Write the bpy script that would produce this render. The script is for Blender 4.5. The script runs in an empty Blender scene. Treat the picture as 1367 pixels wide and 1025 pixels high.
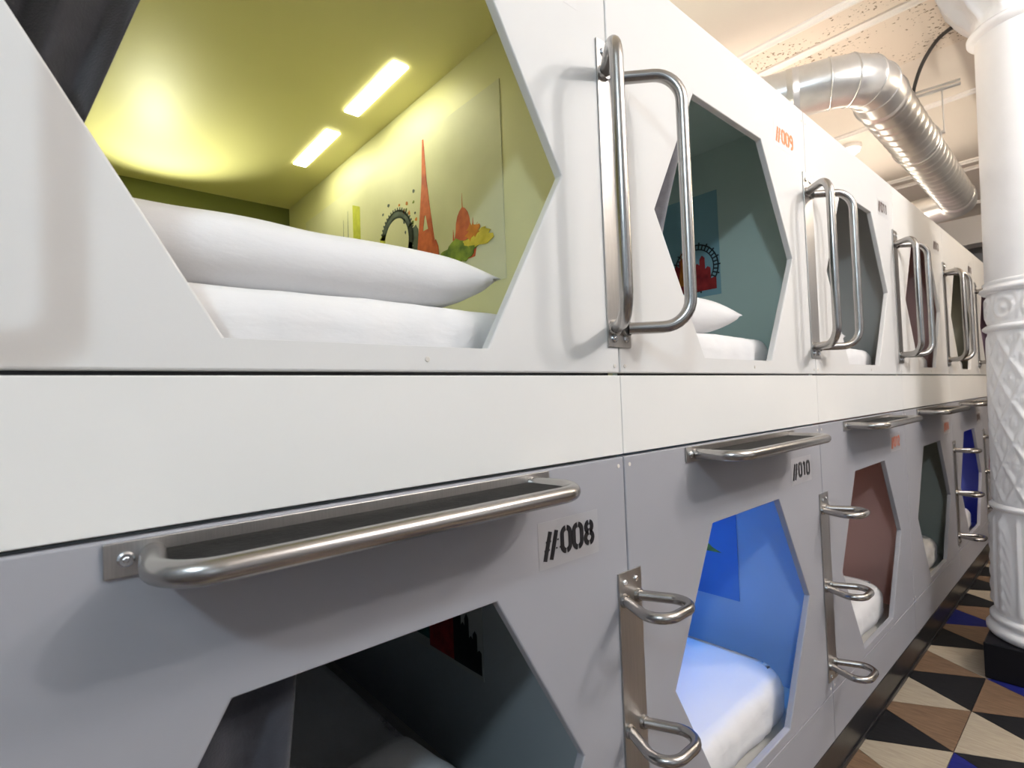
import bpy, math, random
from mathutils import Vector, Matrix, noise
from mathutils.geometry import tessellate_polygon

SC = bpy.context.scene
COL = SC.collection
random.seed(7)
PI = math.pi

# ------------------------------------------------------------------ camera
cam_d = bpy.data.cameras.new('camera')
cam = bpy.data.objects.new('camera', cam_d)
COL.objects.link(cam)
right = Vector((0.6572971, 0.7527197, -0.0370615))
up = Vector((0.0443044, 0.0104979, 0.9989629))
fwd = Vector((-0.7523281, 0.6582575, 0.0264485))
rot = Matrix((right, up, -fwd)).transposed()
cam.matrix_world = Matrix.Translation((0.725, 0.0, 1.40)) @ rot.to_4x4()
cam_d.sensor_fit = 'HORIZONTAL'
cam_d.sensor_width = 36.0
cam_d.lens = 36.0 * 707.3 / 1367.0
cam_d.clip_start = 0.02
cam_d.dof.use_dof = True
cam_d.dof.focus_distance = 1.25
cam_d.dof.aperture_fstop = 6.3
SC.camera = cam

# ------------------------------------------------------------------ world, exposure
w = bpy.data.worlds.new('world')
SC.world = w
w.use_nodes = True
w.node_tree.nodes['Background'].inputs[0].default_value = (0.8, 0.85, 0.95, 1)
w.node_tree.nodes['Background'].inputs[1].default_value = 0.25
vs = SC.view_settings
vs.view_transform = 'Standard'
vs.look = 'None'
vs.gamma = 1.0
vs.exposure = 0.06
vs.use_curve_mapping = False

# room lamps: (name, position, power, size, colour)
ROOM_LAMPS = [
    ((1.8, -1.7, 3.20), 116, 0.20, (0.70, 0.87, 1.0)),
    ((2.4, 1.9, 3.20), 88, 0.18, (1.0, 0.97, 0.95)),
    ((1.95, 1.25, 3.20), 20, 0.44, (0.98, 0.98, 1.0)),
    ((1.6, 5.2, 3.20), 60, 0.30, (1.0, 0.85, 0.66)),
    ((1.9, 2.7, 3.20), 80, 0.24, (1.0, 0.95, 0.92)),  # added lamp, brightens the column and the middle of the row
]

# ------------------------------------------------------------------ helpers
MATS = {}
def mat(name, col, rough=0.5, metal=0.0, noise_amt=0.0, nscale=8.0, bump=0.0, bscale=60.0, spec=0.5,
        emit=None, estr=0.0, stretch=None, col2=None, sheen=0.0):
    if name in MATS:
        return MATS[name]
    m = bpy.data.materials.new(name)
    m.use_nodes = True
    nt = m.node_tree
    b = nt.nodes['Principled BSDF']
    c = (col[0], col[1], col[2], 1)
    b.inputs['Base Color'].default_value = c
    b.inputs['Roughness'].default_value = rough
    b.inputs['Metallic'].default_value = metal
    b.inputs['Specular IOR Level'].default_value = spec
    if sheen:
        b.inputs['Sheen Weight'].default_value = sheen
    if emit:
        b.inputs['Emission Color'].default_value = (*emit, 1)
        b.inputs['Emission Strength'].default_value = estr
    tc = nt.nodes.new('ShaderNodeTexCoord')
    vec = tc.outputs['Object']
    if stretch:
        mp = nt.nodes.new('ShaderNodeMapping')
        mp.inputs['Scale'].default_value = stretch
        nt.links.new(vec, mp.inputs[0]); vec = mp.outputs[0]
    if noise_amt > 0 or col2:
        n = nt.nodes.new('ShaderNodeTexNoise')
        n.inputs['Scale'].default_value = nscale
        n.inputs['Detail'].default_value = 5
        nt.links.new(vec, n.inputs['Vector'])
        r = nt.nodes.new('ShaderNodeValToRGB')
        r.color_ramp.elements[0].position = 0.3
        r.color_ramp.elements[1].position = 0.7
        k = 1 - noise_amt
        r.color_ramp.elements[0].color = (col[0]*k, col[1]*k, col[2]*k, 1)
        c2 = col2 if col2 else col
        r.color_ramp.elements[1].color = (c2[0], c2[1], c2[2], 1)
        nt.links.new(n.outputs['Fac'], r.inputs[0])
        nt.links.new(r.outputs[0], b.inputs['Base Color'])
    if bump > 0:
        n2 = nt.nodes.new('ShaderNodeTexNoise')
        n2.inputs['Scale'].default_value = bscale
        n2.inputs['Detail'].default_value = 4
        nt.links.new(vec, n2.inputs['Vector'])
        bp = nt.nodes.new('ShaderNodeBump')
        bp.inputs['Strength'].default_value = bump
        bp.inputs['Distance'].default_value = 0.002
        nt.links.new(n2.outputs['Fac'], bp.inputs['Height'])
        nt.links.new(bp.outputs[0], b.inputs['Normal'])
    MATS[name] = m
    return m

class MB:
    """collects geometry for one mesh"""
    def __init__(s):
        s.v = []; s.f = []; s.sm = []
    def add(s, vs_, fs_, smooth=False):
        o = len(s.v)
        s.v += [tuple(p) for p in vs_]
        for f in fs_:
            s.f.append(tuple(i + o for i in f)); s.sm.append(smooth)
        return s
    def box(s, x0, x1, y0, y1, z0, z1):
        v = [(x, y, z) for x in (x0, x1) for y in (y0, y1) for z in (z0, z1)]
        f = [(0, 1, 3, 2), (4, 6, 7, 5), (0, 4, 5, 1), (2, 3, 7, 6), (0, 2, 6, 4), (1, 5, 7, 3)]
        return s.add(v, f)
    def tube(s, pts, r, n=14, caps=True, closed=False):
        pts = [Vector(p) for p in pts]
        N = len(pts)
        rs = r if isinstance(r, (list, tuple)) else [r]*N
        vs_, fs_ = [], []
        prev = None
        for i, p in enumerate(pts):
            if closed:
                t = (pts[(i+1) % N] - pts[i-1]).normalized()
            else:
                a = pts[max(i-1, 0)]; b = pts[min(i+1, N-1)]
                t = (b - a).normalized()
            if prev is None:
                u = t.orthogonal().normalized()
            else:
                u = (prev - t*prev.dot(t)).normalized()
            prev = u
            w_ = t.cross(u)
            for k in range(n):
                a_ = 2*PI*k/n
                vs_.append(p + (u*math.cos(a_) + w_*math.sin(a_))*rs[i])
        R = N if closed else N-1
        for i in range(R):
            j = (i+1) % N
            for k in range(n):
                k2 = (k+1) % n
                fs_.append((i*n+k, i*n+k2, j*n+k2, j*n+k))
        s.add(vs_, fs_, True)
        if caps and not closed:
            s.add(vs_[:n], [tuple(range(n-1, -1, -1))])
            s.add(vs_[-n:], [tuple(range(n))])
        return s
    def prism(s, outer, holes=(), to3=None, t0=0.0, t1=1.0):
        """flat polygon (2-D) with holes, extruded t0..t1; to3(u,v,t) -> xyz"""
        loops = [list(outer)] + [list(h) for h in holes]
        tri = tessellate_polygon([[Vector((a, b, 0)) for a, b in l] for l in loops])
        flat = [p for l in loops for p in l]
        n = len(flat)
        v = [to3(a, b, t0) for a, b in flat] + [to3(a, b, t1) for a, b in flat]
        f = []
        for t in tri:
            f.append(tuple(t)); f.append(tuple(i+n for i in reversed(t)))
        o = 0
        for l in loops:
            m = len(l)
            for i in range(m):
                a, b = o+i, o+(i+1) % m
                f.append((a, b, b+n, a+n))
            o += m
        return s.add(v, f)
    def disc(s, c, axis, r, h, n=12):
        c = Vector(c); ax = Vector(axis).normalized()
        u = ax.orthogonal().normalized(); w_ = ax.cross(u)
        v = []
        for hh, rr in ((0, r), (h*0.6, r), (h, r*0.75)):
            for k in range(n):
                a = 2*PI*k/n
                v.append(c + ax*hh + (u*math.cos(a)+w_*math.sin(a))*rr)
        f = []
        for i in range(2):
            for k in range(n):
                k2 = (k+1) % n
                f.append((i*n+k, i*n+k2, (i+1)*n+k2, (i+1)*n+k))
        f.append(tuple(range(2*n, 3*n)))
        return s.add(v, f)
    def lathe(s, prof, c=(0, 0), n=48, disp=None, smooth=True):
        """prof: list of (r,z); disp(theta,z,r)->dr"""
        v, f = [], []
        for r, z in prof:
            for k in range(n):
                a = 2*PI*k/n
                rr = r + (disp(a, z, r) if disp else 0)
                v.append((c[0]+rr*math.cos(a), c[1]+rr*math.sin(a), z))
        for i in range(len(prof)-1):
            for k in range(n):
                k2 = (k+1) % n
                f.append((i*n+k, i*n+k2, (i+1)*n+k2, (i+1)*n+k))
        s.add(v, f, smooth)
        s.add(v[:n], [tuple(range(n-1, -1, -1))])
        s.add(v[-n:], [tuple(range(n))])
        return s
    def mesh(s, name):
        me = bpy.data.meshes.new(name)
        me.from_pydata(s.v, [], s.f)
        import bmesh
        bm = bmesh.new(); bm.from_mesh(me)
        for f_, sm in zip(bm.faces, s.sm):
            f_.smooth = sm
        bmesh.ops.recalc_face_normals(bm, faces=bm.faces)
        bm.to_mesh(me); bm.free()
        return me

CACHE = {}
def cached(key, fn):
    if key not in CACHE:
        CACHE[key] = fn().mesh(key if isinstance(key, str) else str(key[0]))
    return CACHE[key]

def obj(name, me, material=None, parent=None, loc=(0, 0, 0), bevel=0.0, segs=2):
    if isinstance(me, MB):
        me = me.mesh(name)
    if material and not me.materials:
        me.materials.append(material)
    o = bpy.data.objects.new(name, me)
    COL.objects.link(o)
    o.location = loc
    if material and me.materials[0] != material:
        o.material_slots[0].link = 'OBJECT'
        o.material_slots[0].material = material
    if parent:
        o.parent = parent
    if bevel:
        b = o.modifiers.new('bevel', 'BEVEL')
        b.width = bevel; b.segments = segs; b.limit_method = 'ANGLE'; b.angle_limit = math.radians(40)
        b.harden_normals = False
    return o

def tag(o, label, cat, group=None):
    o['label'] = label; o['category'] = cat
    if group:
        o['group'] = group
    return o

def thing(name, label, cat, loc=(0, 0, 0), group=None):
    o = bpy.data.objects.new(name, None)
    o.empty_display_size = 0.1
    COL.objects.link(o); o.location = loc
    return tag(o, label, cat, group)

def struct(o):
    o['kind'] = 'structure'
    return o

def fillet(pts, rad, n=6):
    """polyline with rounded inner corners"""
    pts = [Vector(p) for p in pts]
    out = [pts[0]]
    for i in range(1, len(pts)-1):
        a, b, c = pts[i-1], pts[i], pts[i+1]
        r = rad[i-1] if isinstance(rad, (list, tuple)) else rad
        d1 = (a-b).normalized(); d2 = (c-b).normalized()
        ang = d1.angle(d2)
        t = min(r/math.tan(ang/2), (a-b).length*0.49, (c-b).length*0.49)
        p1 = b+d1*t; p2 = b+d2*t
        rr = t*math.tan(ang/2)
        cen = b + (d1+d2).normalized()*(rr/math.sin(ang/2))
        v1 = p1-cen; v2 = p2-cen
        tot = v1.angle(v2)
        for k in range(n+1):
            f = k/n
            q = (v1*math.sin((1-f)*tot) + v2*math.sin(f*tot))/math.sin(tot)
            out.append(cen+q)
    out.append(pts[-1])
    return out

# ------------------------------------------------------------------ materials
WHITE_PANEL = mat('white_panel', (0.74, 0.735, 0.72), 0.55, noise_amt=0.02, nscale=3, bump=0.02, bscale=400, spec=0.25)
FASCIA = mat('fascia_white', (0.82, 0.815, 0.79), 0.55, noise_amt=0.02, nscale=3, spec=0.25)
GREY_PANEL = mat('grey_panel', (0.355, 0.358, 0.388), 0.52, noise_amt=0.03, nscale=4, bump=0.03, bscale=500, spec=0.25)
STEEL = mat('brushed_steel', (0.43, 0.415, 0.40), 0.27, 1.0, noise_amt=0.10, nscale=30, stretch=(1, 1, 12))
STEEL_PLATE = mat('steel_plate', (0.50, 0.485, 0.47), 0.36, 1.0, noise_amt=0.15, nscale=20, stretch=(30, 30, 0.6), bump=0.05, bscale=80)
SCREW = mat('zinc_screw', (0.75, 0.77, 0.80), 0.22, 1.0, noise_amt=0.05)
CAP_MAT = mat('screw_cap', (0.72, 0.68, 0.62), 0.4, noise_amt=0.05)
TREAD = mat('black_grip', (0.010, 0.0095, 0.009), 0.6, noise_amt=0.4, nscale=25, col2=(0.018, 0.017, 0.016), bump=0.5, bscale=160, spec=0.12)
LINEN = mat('white_linen', (0.83, 0.82, 0.82), 0.85, noise_amt=0.03, nscale=6, bump=1.0, bscale=22, sheen=0.2, stretch=(1.0, 0.6, 1.6))
CURTAIN = mat('charcoal_curtain', (0.030, 0.030, 0.036), 0.9, noise_amt=0.3, nscale=30, bump=0.3, bscale=300, sheen=0.3)
CURTAIN_G = mat('grey_curtain', (0.17, 0.17, 0.19), 0.9, noise_amt=0.3, nscale=30, bump=0.3, bscale=300, sheen=0.3)
CURTAIN_B = mat('slate_curtain', (0.035, 0.038, 0.052), 0.9, noise_amt=0.3, nscale=30, bump=0.3, bscale=300, sheen=0.3)
BLACK = mat('plinth_black', (0.018, 0.018, 0.020), 0.28, noise_amt=0.3, nscale=12, col2=(0.03, 0.03, 0.032))
IRON = mat('white_iron_paint', (0.91, 0.91, 0.93), 0.38, noise_amt=0.03, nscale=10, bump=0.05, bscale=80)
PED = mat('pedestal_black', (0.008, 0.008, 0.011), 0.45, noise_amt=0.3, nscale=10, spec=0.2)
DUCT = mat('galvanised_duct', (0.74, 0.73, 0.71), 0.30, 0.72, noise_amt=0.12, nscale=14, bump=0.04, bscale=40)
CEIL = mat('ceiling_paint', (0.84, 0.76, 0.68), 0.65, noise_amt=0.03, nscale=2)
MOULD = mat('moulding_paint', (0.90, 0.85, 0.80), 0.55, noise_amt=0.02, nscale=4)
WALL = mat('wall_paint', (0.30, 0.30, 0.31), 0.7, noise_amt=0.03, nscale=2)
RUBBER = mat('black_cable', (0.01, 0.01, 0.01), 0.45, noise_amt=0.2)
LEDGE = mat('base_board', (0.55, 0.53, 0.50), 0.5, noise_amt=0.06)

def speckle_mat():
    m = mat('speckled_tin', (0.80, 0.70, 0.60), 0.6, noise_amt=0.04, nscale=3)
    nt = m.node_tree
    b = nt.nodes['Principled BSDF']
    tc = nt.nodes.new('ShaderNodeTexCoord')
    v = nt.nodes.new('ShaderNodeTexNoise')
    v.inputs['Scale'].default_value = 52; v.inputs['Detail'].default_value = 3
    v2 = nt.nodes.new('ShaderNodeTexNoise')
    v2.inputs['Scale'].default_value = 3.2; v2.inputs['Detail'].default_value = 1
    nt.links.new(tc.outputs['Object'], v.inputs['Vector'])
    nt.links.new(tc.outputs['Object'], v2.inputs['Vector'])
    ad = nt.nodes.new('ShaderNodeMath'); ad.operation = 'MULTIPLY_ADD'
    ad.inputs[1].default_value = 0.35
    nt.links.new(v2.outputs['Fac'], ad.inputs[0]); nt.links.new(v.outputs['Fac'], ad.inputs[2])
    r = nt.nodes.new('ShaderNodeValToRGB')
    r.color_ramp.elements[0].position = 0.80
    r.color_ramp.elements[0].color = (0.82, 0.72, 0.62, 1)
    r.color_ramp.elements[1].position = 0.86
    r.color_ramp.elements[1].color = (0.25, 0.18, 0.11, 1)
    nt.links.new(ad.outputs[0], r.inputs[0])
    nt.links.new(r.outputs[0], b.inputs['Base Color'])
    return m
SPECKLE = speckle_mat()

def plank_mat(name, c1, c2, spec=0.4):
    return mat(name, c1, 0.5, spec=spec, noise_amt=0.0, nscale=7, stretch=(2.0, 14.0, 1.0), col2=c2, bump=0.05, bscale=30)
T_WHITE = plank_mat('tile_pale_oak', (0.32, 0.27, 0.205), (0.42, 0.365, 0.28))
T_BROWN = plank_mat('tile_brown_oak', (0.13, 0.078, 0.045), (0.22, 0.14, 0.085))
T_BLACK = plank_mat('tile_black', (0.009, 0.009, 0.010), (0.016, 0.016, 0.018), 0.15)
T_BLUE = plank_mat('tile_blue', (0.008, 0.012, 0.11), (0.014, 0.02, 0.17), 0.15)

# ------------------------------------------------------------------ layout numbers
PER = 1.162          # width of one pod
Y0 = -0.2085         # left seam of the first pod in view
NCOL = 7
A = 0.4163           # hexagon side
HH = 0.3596          # half height of hexagon
Z_TOP = 2.421
Z_L1 = 1.444         # gap under the upper fronts
Z_L2 = 1.265         # gap under the white fascia
Z_J = 0.296          # joint above the kick panel
Z_P = 0.130          # top of plinth
ZU, ZLO = 1.8475, 0.688
DEPTH = 2.03
CEIL_Z = 3.50
def seam(k):
    return Y0 + PER*k

# ------------------------------------------------------------------ floor
FX0, FX1, FY0, FY1 = -2.2, 4.2, -3.2, 9.6
floor = struct(obj('floor', MB().box(FX0, FX1, FY0, FY1, -0.12, -0.007), T_BLACK))
SIDE, CW = 0.371, 0.3213
XA, YA = 0.2535, 2.563
seq0 = ['brown', 'white', 'black', 'brown', 'white', 'black', 'brown', 'white', 'black', 'brown',
        'blue', 'brown', 'black', 'white', 'black', 'brown', 'black', 'white', 'brown', 'black', 'white', 'black', 'brown', 'white']
TM = dict(brown=T_BROWN, white=T_WHITE, black=T_BLACK, blue=T_BLUE)
def shrink(tri, g=0.0012):
    c = Vector((sum(p[0] for p in tri)/3, sum(p[1] for p in tri)/3))
    out = []
    for p in tri:
        d = Vector(p)-c
        out.append(tuple(c + d*(1-2*g/d.length)))
    return out
def tile_mesh(kind):
    if kind == 'R':   # apex to +x
        tri = [(0, -SIDE/2), (CW, 0), (0, SIDE/2)]
    else:             # apex to -x
        tri = [(CW, -SIDE/2), (CW, SIDE/2), (0, 0)]
    return MB().prism(shrink(tri), (), lambda u, v, t: (u, v, t), -0.007, 0.0)
rnd = random.Random(11)
rest = {}
for col in range(-1, 12):
    xa = XA - CW + CW*col          # left line of this column
    if xa + CW < 0.0 or xa > 3.95:
        continue
    for i in range(-34, 44):
        # centre along y; R tiles alternate with L tiles
        y = YA - SIDE + SIDE/2*i
        if col % 2:
            pass
        kind = 'R' if (i + col) % 2 == 0 else 'L'
        if y < -2.9 or y > 9.3:
            continue
        if col == 0 and 0 <= i < len(seq0):
            c = seq0[i]
        elif col == 1:
            c = {1: 'blue', 2: 'black', 3: 'white', 4: 'black', 5: 'brown', 6: 'blue', 7: 'white', 8: 'brown'}.get(i, None) or rnd.choice(['brown', 'white', 'black', 'black', 'brown', 'white', 'blue'])
        else:
            c = rnd.choice(['brown', 'white', 'black', 'black', 'brown', 'white', 'blue'])
        if 0 <= col <= 3 and 1.2 < y < 7.6:
            me = cached(('tile', kind), lambda k=kind: tile_mesh(k))
            o = obj('tile', me, TM[c], floor, (xa, y, 0))
        else:
            mb = rest.setdefault(c, MB())
            t = tile_mesh(kind)
            mb.add([(a+xa, b+y, z) for a, b, z in t.v], t.f)
for c, mb in rest.items():
    o = obj('tile_field', mb, TM[c], floor)
    o['kind'] = 'stuff'

# ------------------------------------------------------------------ ceiling and walls
ceiling = struct(obj('ceiling', MB().box(FX0, FX1, FY0, FY1, CEIL_Z, CEIL_Z+0.1), CEIL))
def moulding_x(y, wd, x0=FX0+0.05, x1=FX1-0.05, h=0.03):
    prof = [(-wd/2, 0), (-wd/2, -h*0.4), (-wd/4, -h*0.6), (-wd/8, -h), (wd/8, -h), (wd/4, -h*0.6), (wd/2, -h*0.4), (wd/2, 0)]
    return MB().prism(prof, (), lambda u, v, t: (t, y+u, CEIL_Z+v), x0, x1)
def moulding_y(x, wd, y0, y1, h=0.03):
    prof = [(-wd/2, 0), (-wd/2, -h*0.4), (-wd/4, -h*0.6), (-wd/8, -h), (wd/8, -h), (wd/4, -h*0.6), (wd/2, -h*0.4), (wd/2, 0)]
    return MB().prism(prof, (), lambda u, v, t: (x+u, t, CEIL_Z+v), y0, y1)
for y, wd in ((0.3, 0.06), (0.6, 0.06), (3.32, 0.055), (3.60, 0.06), (5.05, 0.05), (6.62, 0.07), (6.85, 0.06), (8.2, 0.06)):
    obj('ceiling_moulding', moulding_x(y, wd), MOULD, ceiling)
for y0, y1 in ((0.66, 3.28), (3.66, 5.0), (6.92, 8.15)):
    for x in (-1.2, 0.32, 1.9):
        obj('ceiling_moulding', moulding_y(x, 0.06, y0, y1, 0.022), MOULD, ceiling)
obj('tin_panel', MB().box(-1.15, 0.27, 3.36, 3.56, CEIL_Z-0.006, CEIL_Z), SPECKLE, ceiling)
obj('tin_panel', MB().box(-1.15, 0.27, 3.65, 4.25, CEIL_Z-0.006, CEIL_Z), SPECKLE, ceiling)

struct(obj('wall_back', MB().box(FX0, FX1, FY1, FY1+0.1, 0, CEIL_Z), WALL))
struct(obj('wall_front', MB().box(FX0, FX1, FY0-0.1, FY0, 0, CEIL_Z), WALL))
struct(obj('wall_left', MB().box(FX0-0.1, FX0, FY0, FY1, 0, CEIL_Z), WALL))
# the partition that closes the row of pods on the camera's side
struct(obj('wall_partition', MB().box(FX0, -0.002, FY0, Y0-0.004, 0, Z_TOP), WALL))
# right wall, out of view, with two added windows glowing as fill light
WIN = [(-1.9, -0.3), (3.2, 4.8)]
holes = [[(y0, 0.9), (y1, 0.9), (y1, 2.8), (y0, 2.8)] for y0, y1 in WIN]
struct(obj('wall_right', MB().prism([(FY0, 0), (FY1, 0), (FY1, CEIL_Z), (FY0, CEIL_Z)], holes,
           lambda u, v, t: (FX1+t, u, v), 0, 0.12), WALL))
PANE = mat('fill_light_pane', (0.8, 0.85, 0.9), 0.1, emit=(0.72, 0.83, 1.0), estr=0.25)  # glow of the added windows
for i, (y0, y1) in enumerate(WIN):
    fr = MB()
    for yy in (y0, (y0+y1)/2-0.025, y1-0.05):
        fr.box(FX1+0.02, FX1+0.08, yy, yy+0.05, 0.9, 2.8)
    for zz in (0.9, 1.85, 2.75):
        fr.box(FX1+0.02, FX1+0.08, y0, y1, zz, zz+0.05)
    wn = struct(obj('fill_window_%d' % (i+1), fr, MOULD))
    for a, b in ((y0+0.05, (y0+y1)/2-0.025), ((y0+y1)/2+0.025, y1-0.05)):
        for z0, z1 in ((0.95, 1.85), (1.90, 2.75)):
            obj('pane', MB().box(FX1+0.045, FX1+0.05, a, b, z0, z1), PANE, wn)
struct(obj('trim_1', MB().box(FX0, FX1, 8.9, 9.2, CEIL_Z-0.35, CEIL_Z), MOULD))
struct(obj('baseboard_left', MB().box(-0.03, 0.0, Y0, seam(NCOL), 0.0, Z_P-0.003)
           .box(0.0, 0.006, Y0, seam(NCOL), 0.0, 0.018), BLACK, bevel=0.0015))

# ------------------------------------------------------------------ room lamps (round ceiling fittings)
for i, (p, power, size, c) in enumerate(ROOM_LAMPS):
    lab = ['globe lamp behind the camera', 'warm globe lamp over the far side of the room',
           'large globe lamp above the aisle', 'warm globe lamp beyond the white column',
           'added globe lamp, out of view, brightening the white column'][i]
    t = thing('ceiling_lamp', lab, 'lamp', (p[0], p[1], CEIL_Z), 'ceiling lamps')
    r = size/2
    dz = p[2]-CEIL_Z
    obj('canopy', MB().lathe([(0.06, -0.03), (0.055, -0.012), (0.05, -0.001)], n=32), MOULD, t)
    obj('stem', MB().tube([(0, 0, -0.02), (0, 0, dz+r*1.03)], 0.008, 10), STEEL, t)
    g = obj('globe', MB().lathe([(r*math.sin(a)+0.0005, dz+r*math.cos(a)) for a in [PI*q/20 for q in range(21)]], n=32),
            mat('globe_glow_%d' % i, (0.9, 0.9, 0.88), 0.3, emit=c, estr=power/(4*PI*PI*r*r)), t)

# ------------------------------------------------------------------ pods
def hexagon(cy, cz, s=1.0):
    return [(cy-A/2*s, cz-HH*s), (cy+A/2*s, cz-HH*s), (cy+A*s, cz), (cy+A/2*s, cz+HH*s), (cy-A/2*s, cz+HH*s), (cy-A*s, cz)]
PT = 0.020
G = 0.0018
def front_mesh(z0, z1, cz):
    return MB().prism([(G, z0), (PER-G, z0), (PER-G, z1), (G, z1)], [hexagon(PER/2, cz)],
                      lambda u, v, t: (t, u, v), -PT, 0.0)
def to_fac(u, v, t):
    return (t, u, v)

# digits: strokes in a unit cell (width .56, height 1)
def arc(cx, cy, rx, ry, a0, a1, n=9):
    return [(cx+rx*math.cos(math.radians(a0+(a1-a0)*i/n)), cy+ry*math.sin(math.radians(a0+(a1-a0)*i/n))) for i in range(n+1)]
DIG = {
 '0': [arc(.28, .72, .24, .25, 98, 180) + arc(.28, .28, .24, .25, 180, 262), arc(.28, .28, .24, .25, 278, 360) + arc(.28, .72, .24, .25, 0, 82)],
 '1': [[(.10, .80), (.30, .97)], [(.34, .03), (.34, .97)]],
 '2': [arc(.28, .72, .22, .25, 170, -20) + [(.10, .12)], [(.06, .06), (.52, .06)]],
 '3': [arc(.26, .73, .22, .23, 150, -70), arc(.26, .27, .24, .24, 70, -150)],
 '4': [[(.36, .97), (.06, .34)], [(.06, .28), (.54, .28)], [(.38, .03), (.38, .62)]],
 '5': [[(.50, .94), (.12, .94), (.10, .56)], arc(.27, .32, .24, .27, 120, -140)],
 '6': [arc(.28, .72, .23, .25, 60, 180) + [(.05, .30)], arc(.28, .28, .23, .24, -170, 150)],
 '7': [[(.06, .94), (.50, .94)], [(.50, .90), (.20, .03)]],
 '8': [arc(.28, .75, .19, .20, 100, 260), arc(.28, .75, .19, .20, 80, -80), arc(.28, .28, .23, .23, 100, 260), arc(.28, .28, .23, .23, 80, -80)],
 '9': [arc(.28, .72, .23, .24, 0, 330), [(.51, .72)] + arc(.28, .28, .23, .25, 0, -120)],
}
def stroke(mb, pts, wd, x0, y0, sx, sy, t0, t1):
    P = [Vector((x0+a*sx, y0+b*sy)) for a, b in pts]
    L, R = [], []
    for i, p in enumerate(P):
        a = P[max(i-1, 0)]; b = P[min(i+1, len(P)-1)]
        d = (b-a).normalized(); n = Vector((-d.y, d.x))*wd/2
        L.append(p+n); R.append(p-n)
    v = [to_fac(q.x, q.y, t1) for q in L] + [to_fac(q.x, q.y, t1) for q in R]
    v += [to_fac(q.x, q.y, t0) for q in L] + [to_fac(q.x, q.y, t0) for q in R]
    n = len(P); f = []
    for i in range(n-1):
        f.append((i, i+1, n+i+1, n+i))
        f.append((i, 2*n+i, 2*n+i+1, i+1))
        f.append((n+i, n+i+1, 3*n+i+1, 3*n+i))
    mb.add(v, f)
def number_mesh(txt, h=0.047):
    mb = MB()
    wd = h*0.19
    x = 0.004
    # the '#': two bold slashes with broken cross bars
    for k in range(2):
        stroke(mb, [(0, -0.16), (0.34, 0.98)], wd*1.1, x+k*h*0.36, 0, h, h, 0.0002, 0.0009)
    for zz in (0.25, 0.58):
        for q in range(5):
            a = -0.10 + q*0.22 + zz*0.28
            stroke(mb, [(a, zz), (a+0.09, zz+0.01)], wd*0.35, x, 0, h, h, 0.0002, 0.0008)
    x += h*0.98
    for ch in txt:
        for st in DIG[ch]:
            stroke(mb, st, wd*1.15, x, 0, h*1.02, h, 0.0002, 0.0009)
        x += h*0.72
    return mb
INK_BLACK = mat('ink_black', (0.012, 0.012, 0.016), 0.4, noise_amt=0.3, nscale=90)
INK_ORANGE = mat('ink_orange', (0.80, 0.24, 0.07), 0.4, noise_amt=0.15, nscale=90)
INK_BROWN = mat('ink_brown', (0.14, 0.09, 0.08), 0.4, noise_amt=0.2, nscale=90)
INK_RED = mat('ink_red', (0.62, 0.16, 0.07), 0.4, noise_amt=0.2, nscale=90)
STICKER = mat('sticker_grey', (0.375, 0.375, 0.395), 0.3, noise_amt=0.02)
STICKER_W = mat('sticker_white', (0.74, 0.735, 0.725), 0.3, noise_amt=0.02)

WALLC = {
 '007': (0.76, 0.72, 0.36), '009': (0.54, 0.68, 0.62), '011': (0.58, 0.58, 0.55), '013': (0.62, 0.40, 0.37),
 '015': (0.42, 0.42, 0.34), '017': (0.34, 0.22, 0.30), '019': (0.5, 0.5, 0.5),
 '008': (0.38, 0.42, 0.44), '010': (0.42, 0.56, 0.74), '012': (0.74, 0.43, 0.37), '014': (0.40, 0.42, 0.37),
 '016': (0.16, 0.20, 0.62), '018': (0.46, 0.26, 0.30), '020': (0.4, 0.4, 0.4)}
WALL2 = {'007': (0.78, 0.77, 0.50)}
END_SHADE = {'007': (0.16, 0.18, 0.05)}  # shadow on the end wall put into a dark olive colour
LED = {'007': ((1.0, 0.97, 0.62), 25.0), '010': ((0.08, 0.36, 1.0), 70.0), '016': ((0.03, 0.08, 1.0), 14.0),
       '009': ((0.45, 0.95, 0.9), 0.5)}
INK = {'008': INK_BLACK, '010': INK_BLACK, '009': INK_ORANGE, '011': INK_BROWN, '012': INK_RED, '014': INK_RED,
       '013': INK_BROWN, '015': INK_BROWN}
UPL = {
 '007': 'white-fronted upper sleeping pod lit yellow-green inside, with two ceiling light strips',
 '009': 'white upper sleeping pod numbered 009 in orange, dim teal interior',
 '011': 'white upper sleeping pod with plain grey interior, next beyond the teal one',
 '013': 'white upper sleeping pod with dusky pink interior',
 '015': 'white upper sleeping pod with olive-grey interior, next beyond the pink one',
 '017': 'farthest visible white upper pod, purple interior, beside the white column',
 '019': 'white upper sleeping pod hidden behind the white column'}
LOL = {
 '008': 'grey-fronted lower sleeping pod numbered 008 in black, dark unlit interior',
 '010': 'grey lower sleeping pod numbered 010, bright light-blue interior',
 '012': 'grey lower sleeping pod with reddish-brown interior, next beyond the light-blue one',
 '014': 'grey lower sleeping pod with dark green-grey interior',
 '016': 'grey lower sleeping pod with deep royal-blue interior',
 '018': 'farthest visible grey lower pod, dark pink interior, beside the white column',
 '020': 'grey lower sleeping pod hidden behind the white column'}
WT = 0.016
OFF_STRIP = mat('strip_off', (0.7, 0.7, 0.68), 0.4, noise_amt=0.02)

def screw_mesh():
    return MB().disc((0, 0, 0), (1, 0, 0), 0.0045, 0.0012, 12)
def bolt_mesh():
    mb = MB().disc((0, 0, 0), (1, 0, 0), 0.0085, 0.0045, 16)
    mb.disc((0.0040, 0, 0), (1, 0, 0), 0.0035, 0.0012, 6)
    return mb

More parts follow.
